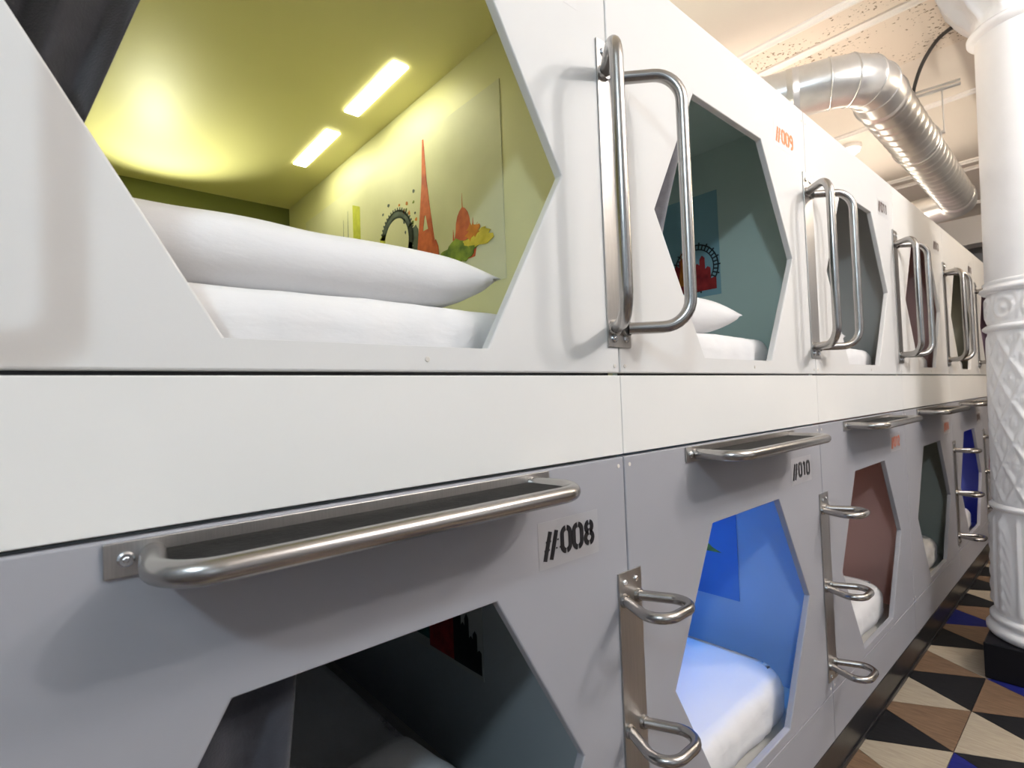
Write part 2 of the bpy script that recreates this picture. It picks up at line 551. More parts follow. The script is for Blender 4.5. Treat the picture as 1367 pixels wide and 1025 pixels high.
def make_pod(k, upper):
    num = '%03d' % (7 + 2*k + (0 if upper else 1))
    y = seam(k)
    t = thing('sleeping_pod', (UPL if upper else LOL)[num], 'sleeping pod', (0, y, Z_L2 if upper else Z_P),
              'upper sleeping pods' if upper else 'lower sleeping pods')
    zb = t.location.z
    def part(name, mb, m, par=None, **kw):
        o = obj(name, mb, m, par or t, **kw)
        if not par:
            o.location = (0, 0, -zb)
        return o
    paint = mat('pod_paint_'+num, WALLC[num], 0.45, noise_amt=0.03, nscale=3)
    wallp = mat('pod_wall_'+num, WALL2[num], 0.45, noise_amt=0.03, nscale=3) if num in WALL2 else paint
    endp = mat('pod_end_'+num, END_SHADE.get(num, tuple(0.8*c for c in WALLC[num])), 0.6, noise_amt=0.03, nscale=3)
    cz = ZU if upper else ZLO
    if upper:
        fp = part('front_panel', cached('front_upper', lambda: front_mesh(Z_L1+0.003, Z_TOP, ZU)), WHITE_PANEL, bevel=0.003)
        part('fascia_panel', cached('fascia', lambda: MB().box(-PT, 0, G*0.6, PER-G*0.6, Z_L2+0.003, Z_L1-0.003)), FASCIA, bevel=0.0015)
        part('gap_light_block', cached('backu', lambda: MB().box(-PT-0.02, -PT-0.001, WT, PER-WT, Z_L1-0.03, Z_L1+0.03)), BLACK)  # added black strip, keeps pod light from leaking through the gap
        zf, zc = Z_L2-0.001, Z_TOP-0.012
        zbed = 1.425
    else:
        fp = part('front_panel', cached('front_lower', lambda: front_mesh(Z_J+0.001, Z_L2-0.003, ZLO)), GREY_PANEL, bevel=0.003)
        part('kick_panel', cached('kick', lambda: MB().box(-PT, 0, G, PER-G, Z_P, Z_J-0.001)), GREY_PANEL, bevel=0.0015)
        part('gap_light_block', cached('backl', lambda: MB().box(-PT-0.02, -PT-0.001, WT, PER-WT, Z_L2-0.04, Z_L2-0.012)), BLACK)  # same added light block behind the lower gap
        zf, zc = 0.16, Z_L2-0.012
        zbed = 0.262
    kk = 'u' if upper else 'l'
    x0 = -DEPTH
    part('side_wall', cached('sw0'+kk, lambda: MB().box(x0, -PT, 0.001, WT, zf, zc)), wallp)
    part('side_wall', cached('sw1'+kk, lambda: MB().box(x0, -PT, PER-WT, PER-0.001, zf, zc)), wallp)
    part('ceiling_panel', cached('cp'+kk, lambda: MB().box(x0, -PT, 0.001, PER-0.001, zc, zc+0.010)), paint)
    part('base_panel', cached('bp'+kk, lambda: MB().box(x0, -PT, WT, PER-WT, zbed-0.03, zbed)), LEDGE)
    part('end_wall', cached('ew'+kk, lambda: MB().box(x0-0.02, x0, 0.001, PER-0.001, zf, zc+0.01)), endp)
    # light strips in the pod ceiling
    if num in LED:
        c, s_ = LED[num]
        lm = mat('led_'+num, (0.8, 0.8, 0.8), 0.4, emit=c, estr=s_)
    else:
        lm = OFF_STRIP
    for a, b in ((-0.985, -0.640), (-1.490, -1.140)):
        part('light_strip', cached(('ls', kk, a), lambda a=a, b=b: MB().box(a, b, 0.985, 1.035, zc-0.004, zc+0.001)), lm)
    # screws
    sm = cached('screw', screw_mesh)
    if upper:
        spots = [(0.018, 1.462), (PER-0.018, 1.462), (0.018, 2.38), (PER-0.018, 2.38), (0.665, 1.467)]
    else:
        spots = [(0.020, 1.243), (PER-0.020, 1.243), (0.020, 0.318), (PER-0.020, 0.318)]
    for a, b in spots:
        obj('screw', sm, CAP_MAT, fp, (0.0, a, b))
    # number
    if k < 6:
        nz = 2.243 if upper else 1.097
        st = obj('number_sticker', cached('sticker', lambda: MB().box(0, 0.0003, -0.012, 0.160, -0.022, 0.066)),
                 STICKER_W if upper else STICKER, fp, (0.0, 0.905, nz))
        obj('number', cached(('num', num), lambda: number_mesh(num)), INK.get(num, INK_BROWN), fp, (0.0003, 0.905, nz))
    return t, num, zbed, zc

# -- murals -------------------------------------------------------------------
YR = PER - WT           # inner face of the right wall in pod coordinates
def flat_wall(poly, depth=0.0012, off=0.0):
    """polygon in (x,z) on the right wall, facing -y"""
    return MB().prism(poly, (), lambda u, v, t: (u, YR-off-t, v), 0.0, depth)
def add_mural(pod, kind, x0, x1, z0, z1, base):
    zb = pod.location.z
    m = obj('mural', flat_wall([(x0, z0), (x1, z0), (x1, z1), (x0, z1)], 0.002), base, pod, (0, 0, -zb))
    return m
def mural_piece(m, name, poly, material, off=0.002, d=0.0008):
    o = obj(name, flat_wall(poly, d, off), material, m)
    return o
P_RED = mat('print_red', (0.62, 0.09, 0.05), 0.5, noise_amt=0.25, nscale=25, col2=(0.72, 0.16, 0.07))
P_CRIM = mat('print_crimson', (0.30, 0.012, 0.02), 0.5, noise_amt=0.4, nscale=30, col2=(0.42, 0.03, 0.03))
P_GRN = mat('print_green', (0.05, 0.16, 0.04), 0.5, noise_amt=0.5, nscale=22, col2=(0.30, 0.40, 0.05))
P_SLATE = mat('print_slate', (0.09, 0.13, 0.15), 0.5, noise_amt=0.4, nscale=40)
P_YEL = mat('print_yellow', (0.72, 0.56, 0.04), 0.5, noise_amt=0.3, nscale=22, col2=(0.80, 0.66, 0.10))
P_ORG = mat('print_orange', (0.75, 0.25, 0.03), 0.5, noise_amt=0.3, nscale=30)
P_DARK = mat('print_dark', (0.015, 0.02, 0.025), 0.5, noise_amt=0.4, nscale=30)
P_TEAL = mat('print_teal', (0.02, 0.12, 0.12), 0.5, noise_amt=0.4, nscale=30)
P_LIME = mat('print_lime', (0.62, 0.66, 0.10), 0.5, noise_amt=0.3, nscale=30)
M_PALE = mat('mural_pale', (0.68, 0.69, 0.52), 0.5, noise_amt=0.10, nscale=3, col2=(0.76, 0.76, 0.60))
M_TEAL = mat('mural_teal', (0.26, 0.47, 0.54), 0.5, noise_amt=0.15, nscale=3)
M_GREY = mat('mural_grey', (0.42, 0.45, 0.44), 0.5, noise_amt=0.06, nscale=3)
M_BLUE = mat('mural_blue', (0.12, 0.28, 0.66), 0.5, noise_amt=0.15, nscale=3)

def ragged(cx, cz, rx, rz, n=28, amp=0.25, seed=0):
    r_ = random.Random(seed)
    return [(cx+rx*(1+amp*(r_.random()-0.5)*2)*math.cos(2*PI*i/n), cz+rz*(1+amp*(r_.random()-0.5)*2)*math.sin(2*PI*i/n)) for i in range(n)]
def skyline(x0, x1, z0, heights):
    pts = [(x0, z0), (x1, z0)]
    n = len(heights)
    for i in range(n-1, -1, -1):
        a = x0+(x1-x0)*i/n; b = x0+(x1-x0)*(i+1)/n
        pts += [(b-1e-4, z0+heights[i]*0.92), ((a+b)/2, z0+heights[i]), (a+1e-4, z0+heights[i]*0.9)]
    return pts
def wheel_meshes(m, cx, cz, r, material, a0=0, a1=360):
    mb = MB()
    n = 36
    def ring(rr, wd):
        st = [(cx+rr*math.cos(math.radians(a0+(a1-a0)*i/n)), cz+rr*math.sin(math.radians(a0+(a1-a0)*i/n))) for i in range(n+1)]
        for i in range(n):
            d = (Vector(st[i+1])-Vector(st[i])).normalized(); q = Vector((-d.y, d.x))*wd/2
            p1, p2 = Vector(st[i]), Vector(st[i+1])
            mb.prism([tuple(p1+q), tuple(p2+q), tuple(p2-q), tuple(p1-q)], (), lambda u, v, t: (u, YR-0.002-t, v), 0, 0.0008)
    ring(r, r*0.06); ring(r*0.80, r*0.05)
    for i in range(0, n+1, 1):
        a = math.radians(a0+(a1-a0)*i/n)
        c, s_ = math.cos(a), math.sin(a)
        q = Vector((-s_, c))*r*0.03
        lo, hi = (0.80, 1.10) if i % 2 == 0 else (0.80, 1.0)
        p1, p2 = Vector((cx+c*r*lo, cz+s_*r*lo)), Vector((cx+c*r*hi, cz+s_*r*hi))
        mb.prism([tuple(p1+q), tuple(p2+q), tuple(p2-q), tuple(p1-q)], (), lambda u, v, t: (u, YR-0.002-t, v), 0, 0.0008)
    obj('ferris_wheel', mb, material, m)

PODS = {}
for k in range(NCOL):
    for upper in (True, False):
        t, num, zbed, zc = make_pod(k, upper)
        PODS[num] = (t, zbed, zc)

# 007: pale mural with a lattice tower, wheel, dome and colour splashes
m = add_mural(PODS['007'][0], '', -1.80, -0.352, 1.725, 2.275, M_PALE)
tx, tz = -0.745, 1.81
tower = [(tx-0.075, tz), (tx-0.052, tz+0.10), (tx-0.033, tz+0.20), (tx-0.015, tz+0.31), (tx-0.004, tz+0.45),
         (tx+0.004, tz+0.45), (tx+0.015, tz+0.31), (tx+0.033, tz+0.20), (tx+0.052, tz+0.10), (tx+0.075, tz),
         (tx+0.05, tz), (tx+0.03, tz+0.05), (tx, tz+0.07), (tx-0.03, tz+0.05), (tx-0.05, tz)]
mb = MB().prism(tower, [[(tx-0.016, tz+0.150), (tx+0.016, tz+0.150), (tx+0.004, tz+0.198), (tx-0.004, tz+0.198)]],
                lambda u, v, t_: (u, YR-0.002-t_, v), 0, 0.0012)
obj('lattice_tower', mb, P_RED, m)
wheel_meshes(m, -0.940, 1.965, 0.112, P_SLATE, 20, 160)
wheel_meshes(m, -0.940, 1.965, 0.112, P_SLATE, -70, 20)
mural_piece(m, 'tower_block', [(-0.825, 1.80), (-0.790, 1.80), (-0.790, 1.975), (-0.805, 1.995), (-0.825, 1.985)], P_SLATE)
mural_piece(m, 'tower_block', [(-0.855, 1.80), (-0.828, 1.80), (-0.828, 1.94), (-0.855, 1.95)], P_SLATE)
mural_piece(m, 'red_roofs', [(-0.752, 1.80), (-0.665, 1.80), (-0.672, 1.89), (-0.685, 1.915), (-0.70, 1.905), (-0.712, 1.955), (-0.735, 1.94)], P_RED, 0.0034)
dome = [(-0.605, 1.86), (-0.485, 1.86), (-0.470, 1.91), (-0.487, 1.935), (-0.490, 1.975), (-0.496, 1.935), (-0.505, 1.945)]
dome += [(-0.54+0.037*math.cos(a), 1.955+0.062*math.sin(a)) for a in [i*PI/8 for i in range(0, 4)]]
dome += [(-0.5385, 2.020), (-0.54, 2.062), (-0.5415, 2.020)]
dome += [(-0.54+0.037*math.cos(a), 1.955+0.062*math.sin(a)) for a in [i*PI/8 for i in range(5, 9)]]
dome += [(-0.585, 1.93), (-0.590, 1.965), (-0.596, 1.91)]
mural_piece(m, 'domed_church', [(a, b-0.045) for a, b in dome], P_RED)
mural_piece(m, 'paint_splash', ragged(-0.575, 1.845, 0.095, 0.036, seed=2), P_GRN, 0.0032)
mural_piece(m, 'paint_splash', ragged(-0.465, 1.865, 0.060, 0.026, seed=3, amp=0.4), P_YEL, 0.0036)
mural_piece(m, 'paint_splash', ragged(-0.490, 1.890, 0.030, 0.022, seed=5, amp=0.4), P_ORG, 0.0042)
mural_piece(m, 'paint_splash', ragged(-0.705, 1.830, 0.05, 0.030, seed=6, amp=0.4), P_GRN, 0.0046)
mural_piece(m, 'paint_splash', ragged(-0.665, 1.815, 0.05, 0.024, seed=8, amp=0.4), P_YEL, 0.0050)
mural_piece(m, 'thin_tower', [(-1.34, 1.80), (-1.325, 1.80), (-1.332, 2.195)], P_SLATE)
mural_piece(m, 'thin_tower', [(-1.385, 1.80), (-1.37, 1.80), (-1.377, 2.17)], P_SLATE)
mural_piece(m, 'yellow_block', [(-1.285, 1.80), (-1.22, 1.80), (-1.22, 2.18), (-1.285, 2.205)], P_LIME)
mural_piece(m, 'yellow_block', [(-1.06, 1.80), (-1.02, 1.80), (-1.02, 2.02), (-1.06, 2.01)], P_LIME)
rs = random.Random(4)
for i in range(16):
    mural_piece(m, 'paint_drop', ragged(-0.80-0.30*rs.random()*rs.random(), 1.98+0.14*rs.random(), 0.004+0.004*rs.random(), 0.004+0.004*rs.random(), 8, 0.3, i),
                [P_SLATE, P_ORG, P_GRN][i % 3])
# 009: teal mural, wheel and red skyline
m = add_mural(PODS['009'][0], '', -1.6, -0.338, 1.80, 2.235, M_TEAL)
wheel_meshes(m, -0.445, 1.925, 0.100, P_DARK)
mural_piece(m, 'red_skyline', skyline(-0.62, -0.355, 1.825, [.06, .10, .07, .13, .16, .09, .06, .12, .15, .10, .05]), P_CRIM, 0.0032)
mural_piece(m, 'lattice_tower', [(-0.53, 1.86), (-0.495, 1.86), (-0.508, 1.94), (-0.512, 2.02), (-0.517, 1.94)], P_ORG, 0.0042)
# 008: grey mural with crimson skyline
m = add_mural(PODS['008'][0], '', -1.7, -0.515, 0.585, 1.10, M_GREY)
mural_piece(m, 'red_skyline', skyline(-0.80, -0.60, 0.60, [.08, .14, .20, .24, .16, .12]), P_CRIM)
mural_piece(m, 'dark_spires', skyline(-0.66, -0.52, 0.60, [.17, .21, .13, .16, .10, .12, .07]), P_DARK, 0.0032)
mural_piece(m, 'teal_arches', skyline(-0.98, -0.80, 0.62, [.10, .18, .14, .22, .20]), P_TEAL)
mural_piece(m, 'dark_spires', skyline(-1.28, -1.12, 0.60, [.10, .16, .20, .14]), P_DARK)
# 010: blue mural with dark green hill
m = add_mural(PODS['010'][0], '', -1.6, -0.322, 0.542, 1.12, M_BLUE)
mural_piece(m, 'green_hill', [(-0.62, 0.72), (-0.39, 0.725), (-0.43, 0.742), (-0.47, 0.775), (-0.50, 0.79), (-0.53, 0.84), (-0.57, 0.80), (-0.62, 0.80)], P_GRN)
mural_piece(m, 'dark_hill', [(-0.62, 0.75), (-0.49, 0.765), (-0.51, 0.80), (-0.535, 0.845), (-0.58, 0.80)], P_DARK, 0.0032)
# plain murals farther away
for num, mm in (('011', M_GREY), ('012', mat('mural_brown', (0.40, 0.22, 0.19), 0.5, noise_amt=0.15, nscale=3))):
    z0 = 1.80 if num == '011' else 0.60
    add_mural(PODS[num][0], '', -1.6, -0.34, z0, z0+0.45, mm)

# 007: small reading uplight on the end wall (its glow shows on the pod ceiling)
t = PODS['007'][0]; zb = t.location.z
rl = obj('reading_lamp', MB().tube([(-DEPTH, 0.56, 1.90-zb), (-DEPTH+0.06, 0.56, 1.90-zb)], 0.008)
         .lathe([(0.018, 1.88-zb), (0.022, 1.90-zb), (0.030, 1.95-zb), (0.026, 1.95-zb), (0.016, 1.90-zb)], (-DEPTH+0.08, 0.56), 20), STEEL, t)
sd = bpy.data.lights.new('uplight', 'SPOT')
sd.energy = 26; sd.spot_size = math.radians(80); sd.spot_blend = 1.0; sd.shadow_soft_size = 0.02; sd.color = (1.0, 1.0, 0.7)
so = bpy.data.objects.new('uplight', sd)
COL.objects.link(so); so.parent = t
so.location = (-DEPTH+0.09, 0.56, 1.97-zb)
so.rotation_euler = Vector((0.30, 0.0, 0.42)).to_track_quat('-Z', 'Y').to_euler()

# ------------------------------------------------------------------ bedding
def superbox(lx, ly, lz, n, ex, wr, seed, pinch=0.0, sag=0.0):
    """soft box centred at the origin with wrinkles"""
    mb = MB()
    import bmesh
    bm = bmesh.new()
    bmesh.ops.create_cube(bm, size=2.0)
    bmesh.ops.subdivide_edges(bm, edges=bm.edges[:], cuts=n, use_grid_fill=True)
    for v in bm.verts:
        p = v.co.copy()
        q = Vector((abs(p.x)**1, abs(p.y), abs(p.z)))
        e = ex
        nrm = (abs(p.x)**e + abs(p.y)**e + abs(p.z)**e)**(1/e)
        s_ = max(abs(p.x), abs(p.y), abs(p.z))/nrm if nrm else 1
        p = p*s_
        u = Vector((p.x*lx/2, p.y*ly/2, p.z*lz/2))
        if pinch:
            edge = max(abs(p.x), abs(p.y))
            u.z *= 1 - pinch*max(0, (edge-0.45)/0.55)**2
        if sag and p.z > 0:
            u.z -= sag*(p.y+1)*0.5
        f = noise.noise(Vector((u.x*5+seed, u.y*5, u.z*5)))*1.0 + 0.6*noise.noise(Vector((u.x*4+seed, u.y*22, u.z*9+seed)))
        u += v.co.normalized()*f*wr
        v.co = u
    mb.v = [tuple(v.co) for v in bm.verts]
    bm.verts.index_update()
    mb.f = [tuple(v.index for v in f.verts) for f in bm.faces]
    mb.sm = [True]*len(mb.f)
    bm.free()
    return mb
MAT_L, MAT_W = 1.90, 0.985
def mattress_mb(seed, thick):
    """rounded-plan mattress with fitted sheet"""
    nx, ny = 40, 30
    mb = MB()
    import bmesh
    bm = bmesh.new()
    bmesh.ops.create_cube(bm, size=2.0)
    bmesh.ops.subdivide_edges(bm, edges=bm.edges[:], cuts=40, use_grid_fill=True)
    R = 0.13
    rz = thick*0.36
    for v in bm.verts:
        p = Vector((v.co.x*MAT_L/2, v.co.y*MAT_W/2, v.co.z*thick/2))
        # rounded corners in plan
        cx, cy = MAT_L/2-R, MAT_W/2-R
        ax, ay = abs(p.x)-cx, abs(p.y)-cy
        if ax > 0 and ay > 0:
            mxx = max(ax, ay)/R
            d = Vector((ax, ay)).normalized()*mxx*R
            p.x = math.copysign(cx+d.x, p.x); p.y = math.copysign(cy+d.y, p.y)
        # rounded edges in section
        bx = max(0, (abs(p.z)-(thick/2-rz))/rz)
        ins = rz*(1-math.sqrt(max(0, 1-min(1, bx)**2)))*0.8
        ratio = max(abs(v.co.x), abs(v.co.y))
        if ratio > 0.98:
            if ax > 0 and ay > 0:
                dirn = Vector((math.copysign(d.x, p.x), math.copysign(d.y, p.y), 0)).normalized()
            elif abs(v.co.x) > 0.98:
                dirn = Vector((math.copysign(1, p.x), 0, 0))
            else:
                dirn = Vector((0, math.copysign(1, p.y), 0))
            p -= dirn*ins
        f = noise.noise(Vector((p.x*3+seed, p.y*6, p.z*6)))
        g = noise.noise(Vector((p.x*2+seed, p.y*16, p.z*5+seed)))
        if v.co.z > 0.9:
            p.z += 0.004*f
        if abs(v.co.z) < 0.97:
            p.x += math.copysign(0.011*g+0.004*f+0.006*noise.noise(Vector((seed, p.y*38, p.z*7))), p.x)
        v.co = p
    bm.verts.index_update()
    mb.v = [tuple(v.co) for v in bm.verts]
    mb.f = [tuple(v.index for v in f.verts) for f in bm.faces]
    mb.sm = [True]*len(mb.f)
    bm.free()
    return mb
BEDC = {'007': 'in the yellow-green pod', '009': 'in the teal pod', '011': 'in the plain grey upper pod', '013': 'in the dusky pink upper pod',
        '015': 'in the olive-grey upper pod', '017': 'in the purple upper pod', '008': 'in the dark pod numbered 008',
        '010': 'in the light-blue pod', '012': 'in the reddish-brown lower pod', '014': 'in the dark green-grey lower pod',
        '016': 'in the royal-blue lower pod', '018': 'in the dark pink lower pod'}
for num, where in BEDC.items():
    t, zbed, zc = PODS[num]
    upper = int(num) % 2 == 1
    th = 0.150
    me = cached(('mattress', upper), lambda: mattress_mb(3.0 if upper else 8.0, th))
    o = obj('mattress', me, LINEN, None, (-0.068-MAT_L/2, t.location.y+WT+0.012+MAT_W/2, zbed+th/2+0.001))
    tag(o, 'white sheeted mattress ' + where, 'mattress', 'mattresses in the pods')
def pillow_mb(lx, ly, th, seed):
    """stuffed pillow: two bulging faces meeting in a thin seam with pointed corners"""
    n = 44
    v, f = [], []
    idx = {}
    for side in (1, -1):
        for i in range(n+1):
            for j in range(n+1):
                a, b = -1+2*i/n, -1+2*j/n
                border = i in (0, n) or j in (0, n)
                if border and side == -1:
                    idx[(side, i, j)] = idx[(1, i, j)]
                    continue
                bul = ((1-abs(a)**5.0)*(1-abs(b)**6.0))**0.55
                px = a*lx/2*(1-0.05*(1-b*b)); py = b*ly/2*(1-0.04*(1-a*a))
                z = side*th/2*bul
                wr = noise.noise(Vector((px*7+seed, py*4, side*2.0)))*0.010+noise.noise(Vector((px*26+seed, py*9, side*3.0)))*0.0035
                if side == 1:
                    z += wr*bul
                else:
                    z = max(z+0.4*wr*bul, -th/2)
                if border:
                    z += 0.004*noise.noise(Vector((px*12, py*12, seed)))
                idx[(side, i, j)] = len(v)
                v.append((px, py, z))
    for side in (1, -1):
        for i in range(n):
            for j in range(n):
                q = (idx[(side, i, j)], idx[(side, i+1, j)], idx[(side, i+1, j+1)], idx[(side, i, j+1)])
                f.append(q if side == 1 else tuple(reversed(q)))
    return MB().add(v, f, True)
PIL = {  # pod: (x, y offset in pod, rot, length, width, thick)
 '007': (-0.345, 0.465, -0.02, 0.88, 0.50, 0.128), '009': (-0.34, 0.42, -0.05, 0.78, 0.46, 0.13),
 '011': (-0.36, 0.45, 0.04, 0.76, 0.46, 0.12), '008': (-0.36, 0.66, 0.15, 0.62, 0.42, 0.12),
 '013': (-0.36, 0.42, 0.0, 0.76, 0.46, 0.12), '016': (-0.40, 0.40, 0.1, 0.62, 0.42, 0.12)}
for num, (x, dy, rz_, ln, wd, tk) in PIL.items():
    t, zbed, zc = PODS[num]
    mb = pillow_mb(wd, ln, tk, int(num)*1.7)
    o = obj('pillow', mb, LINEN, None, (x, t.location.y+dy, zbed+0.156+tk*0.5))
    o.rotation_euler = (-0.012 if num == '007' else 0, 0, rz_)
    tag(o, 'plump white pillow lying on the mattress ' + BEDC[num], 'pillow', 'pillows in the pods')

# ------------------------------------------------------------------ curtains
def curtain_mb(ztop, zbot, ytop, ybot, waves, seed):
    """gathered curtain behind the left part of the front; its free edge runs from ytop (at the top) to ybot"""
    mb = MB()
    ny, nz = 60, 22
    v, f = [], []
    for j in range(nz+1):
        fz = j/nz
        z = ztop+(zbot-ztop)*fz
        g = fz
        ye = ytop+(ybot-ytop)*g
        for i in range(ny+1):
            fy = i/ny
            y = 0.020+(ye-0.020)*fy
            am = 0.016*(0.5+0.5*fz)
            x = -0.060+am*math.sin(fy*waves*2*PI+seed+0.6*fz)+0.006*noise.noise(Vector((fy*6, fz*4, seed)))
            v.append((x, y, z))
    for j in range(nz):
        for i in range(ny):
            a = j*(ny+1)+i
            f.append((a, a+1, a+ny+2, a+ny+1))
    n = len(v)
    v2 = [(x-0.003, y, z) for x, y, z in v]
    f2 = [tuple(i+n for i in reversed(q)) for q in f]
    edge = []
    for i in range(ny):
        edge.append((i+1, i, i+n, i+1+n)); b = nz*(ny+1)+i; edge.append((b, b+1, b+1+n, b+n))
    for j in range(nz):
        a = j*(ny+1); edge.append((a, a+ny+1, a+ny+1+n, a+n)); a += ny; edge.append((a+ny+1, a, a+n, a+ny+1+n))
    mb.add(v+v2, f+f2+edge, True)
    return mb
CUR = {'007': (0.46, 0.20, CURTAIN), '009': (0.53, 0.19, CURTAIN_G), '008': (0.49, 0.40, CURTAIN_B), '010': (0.21, 0.19, CURTAIN),
       '012': (0.21, 0.19, CURTAIN), '011': (0.20, 0.16, CURTAIN_G)}
for num, (yt, yb, m_) in CUR.items():
    t, zbed, zc = PODS[num]
    o = obj('curtain', curtain_mb(zc-0.005, zbed+0.18, yt, yb, 4, int(num)), m_, None, (0, t.location.y, 0))
    where = BEDC[num].replace('in the ', '').replace('numbered ', '')
    tag(o, ('charcoal' if m_ is CURTAIN else 'grey') + ' fabric curtain gathered at the left of the ' + where, 'curtain', 'pod curtains')

# ------------------------------------------------------------------ grab handles between the upper pods
HZ0, HZ1 = 1.545, 2.112
def rail_mb(sgn):
    tip = Vector((0.112, sgn*0.117, 0))
    a = Vector((0.0120, sgn*0.0225, 0))
    pts = [a+Vector((0, 0, HZ1)), tip+Vector((0, 0, HZ1)), tip+Vector((0, 0, HZ0)), a+Vector((0, 0, HZ0))]
    return MB().tube(fillet(pts, 0.062, 8), 0.0135, 16)
HLAB = ['steel double grab rail at the left edge, only its shadow in view', 'nearest steel double grab rail, on the white front left of pod 009',
        'steel double grab rail between the teal and the plain grey upper pods', 'steel double grab rail just left of the dusky pink upper pod',
        'steel double grab rail just left of the olive-grey upper pod', 'farthest steel double grab rail, beside the white column']
for k in range(0, 6):
    t = thing('grab_rail', HLAB[k], 'grab rail', (0, seam(k), 1.50), 'grab rails on the upper fronts')
    def put(name, key, fn, m_, par=None, **kw):
        o = obj(name, cached(key, fn), m_, par or t, **kw)
        if par is None:
            o.location = Vector(o.location)+Vector((0, 0, -1.50))
        return o
    put('mounting_plate', 'hplate', lambda: MB().box(0.0002, 0.0045, -0.040, 0.040, 1.503, 2.186), STEEL_PLATE, bevel=0.001)
    put('rail', 'railA', lambda: rail_mb(-1), STEEL)
    put('rail', 'railB', lambda: rail_mb(1), STEEL)
    for yy, zz in ((-0.020, 2.160), (0.020, 2.160), (-0.020, 1.522), (0.020, 1.522)):
        obj('bolt', cached('bolt', bolt_mesh), SCREW, t, (0.0045, yy, zz-1.50))
    for sg in (-1, 1):
        for zz in (HZ0, HZ1):
            obj('weld_collar', cached('hweld', lambda: MB().tube([(0.0048, 0, 0), (0.014, 0, 0)], [0.0185, 0.0165], 16)), STEEL, t, (0, sg*0.0205, zz-1.50))

# ------------------------------------------------------------------ ladders between the lower pods
def rung_mb():
    pts = [(0.0085, -0.0246, 0), (0.128, -0.082, 0), (0.128, 0.082, 0), (0.0085, 0.0246, 0)]
    return MB().tube(fillet(pts, 0.040, 8), 0.0112, 16)
LLAB = ['', 'nearest steel rung ladder, between grey pods 008 and 010', 'steel rung ladder between pod 010 and the reddish-brown pod',
        'steel rung ladder left of the dark green-grey lower pod', 'steel rung ladder in front of the royal-blue lower pod',
        'farthest steel rung ladder, beside the white column']
for k in (1, 2, 4, 5):
    t = thing('rung_ladder', LLAB[k], 'ladder', (0, seam(k), 0.33), 'rung ladders on the lower fronts')
    b = -0.33
    o = obj('mounting_plate', cached('lplate', lambda: MB().box(0.0002, 0.0045, -0.040, 0.040, 0.345, 1.014)), STEEL_PLATE, t, (0, 0, b), bevel=0.001)
    for zz in (0.955, 0.678, 0.402):
        r = obj('rung', cached('rung', rung_mb), STEEL, t, (0, 0, zz+b))
        for sg in (-1, 1):
            obj('weld_collar', cached('rweld', lambda: MB().tube([(0.0048, 0, 0), (0.012, 0, 0)], [0.0155, 0.0135], 14)), STEEL, r, (0, sg*0.0245, 0))
    for yy, zz in ((-0.020, 0.992), (0.020, 0.992), (-0.020, 0.364), (0.020, 0.364)):
        obj('bolt', cached('bolt2', lambda: MB().disc((0, 0, 0), (1, 0, 0), 0.006, 0.003, 12)), SCREW, t, (0.0045, yy, zz+b))

# ------------------------------------------------------------------ step ledges on the lower fronts
SY0, SY1 = 0.250, 0.925      # plate ends in pod coordinates
def ledge_rail():
    pts = [(0.004, SY0+0.045, 0), (0.128, SY0+0.030, 0), (0.128, SY1-0.030, 0), (0.004, SY1-0.045, 0)]
    return MB().tube(fillet(pts, 0.066, 9), 0.0135, 18)
def ledge_tread():
    pts = fillet([(0.005, SY0+0.052, 0), (0.124, SY0+0.038, 0), (0.124, SY1-0.038, 0), (0.005, SY1-0.052, 0)], 0.06, 8)
    return MB().prism([(p.x, p.y) for p in pts], (), lambda u, v, t: (u, v, t), -0.004, 0.0045)
SLAB = ['large steel step ledge with black grip tread on pod 008, nearest the camera', 'steel step ledge with black tread above the light-blue pod 010',
        'steel step ledge above the reddish-brown lower pod', 'steel step ledge above the dark green-grey lower pod',
        'steel step ledge above the royal-blue lower pod', 'farthest steel step ledge, running behind the white column']
for k in range(6):
    t = thing('step_ledge', SLAB[k], 'step', (0, seam(k), 1.240), 'step ledges on the lower fronts')
    obj('mounting_plate', cached('splate', lambda: MB().box(0.0002, 0.0045, SY0, SY1, -0.019, 0.019)), STEEL_PLATE, t, bevel=0.001)
    obj('rail', cached('srail', ledge_rail), STEEL, t)
    obj('tread', cached('stread', ledge_tread), TREAD, t)
    for yy in (SY0+0.020, SY1-0.020):
        obj('bolt', cached('bolt', bolt_mesh), SCREW, t, (0.0045, yy, 0))

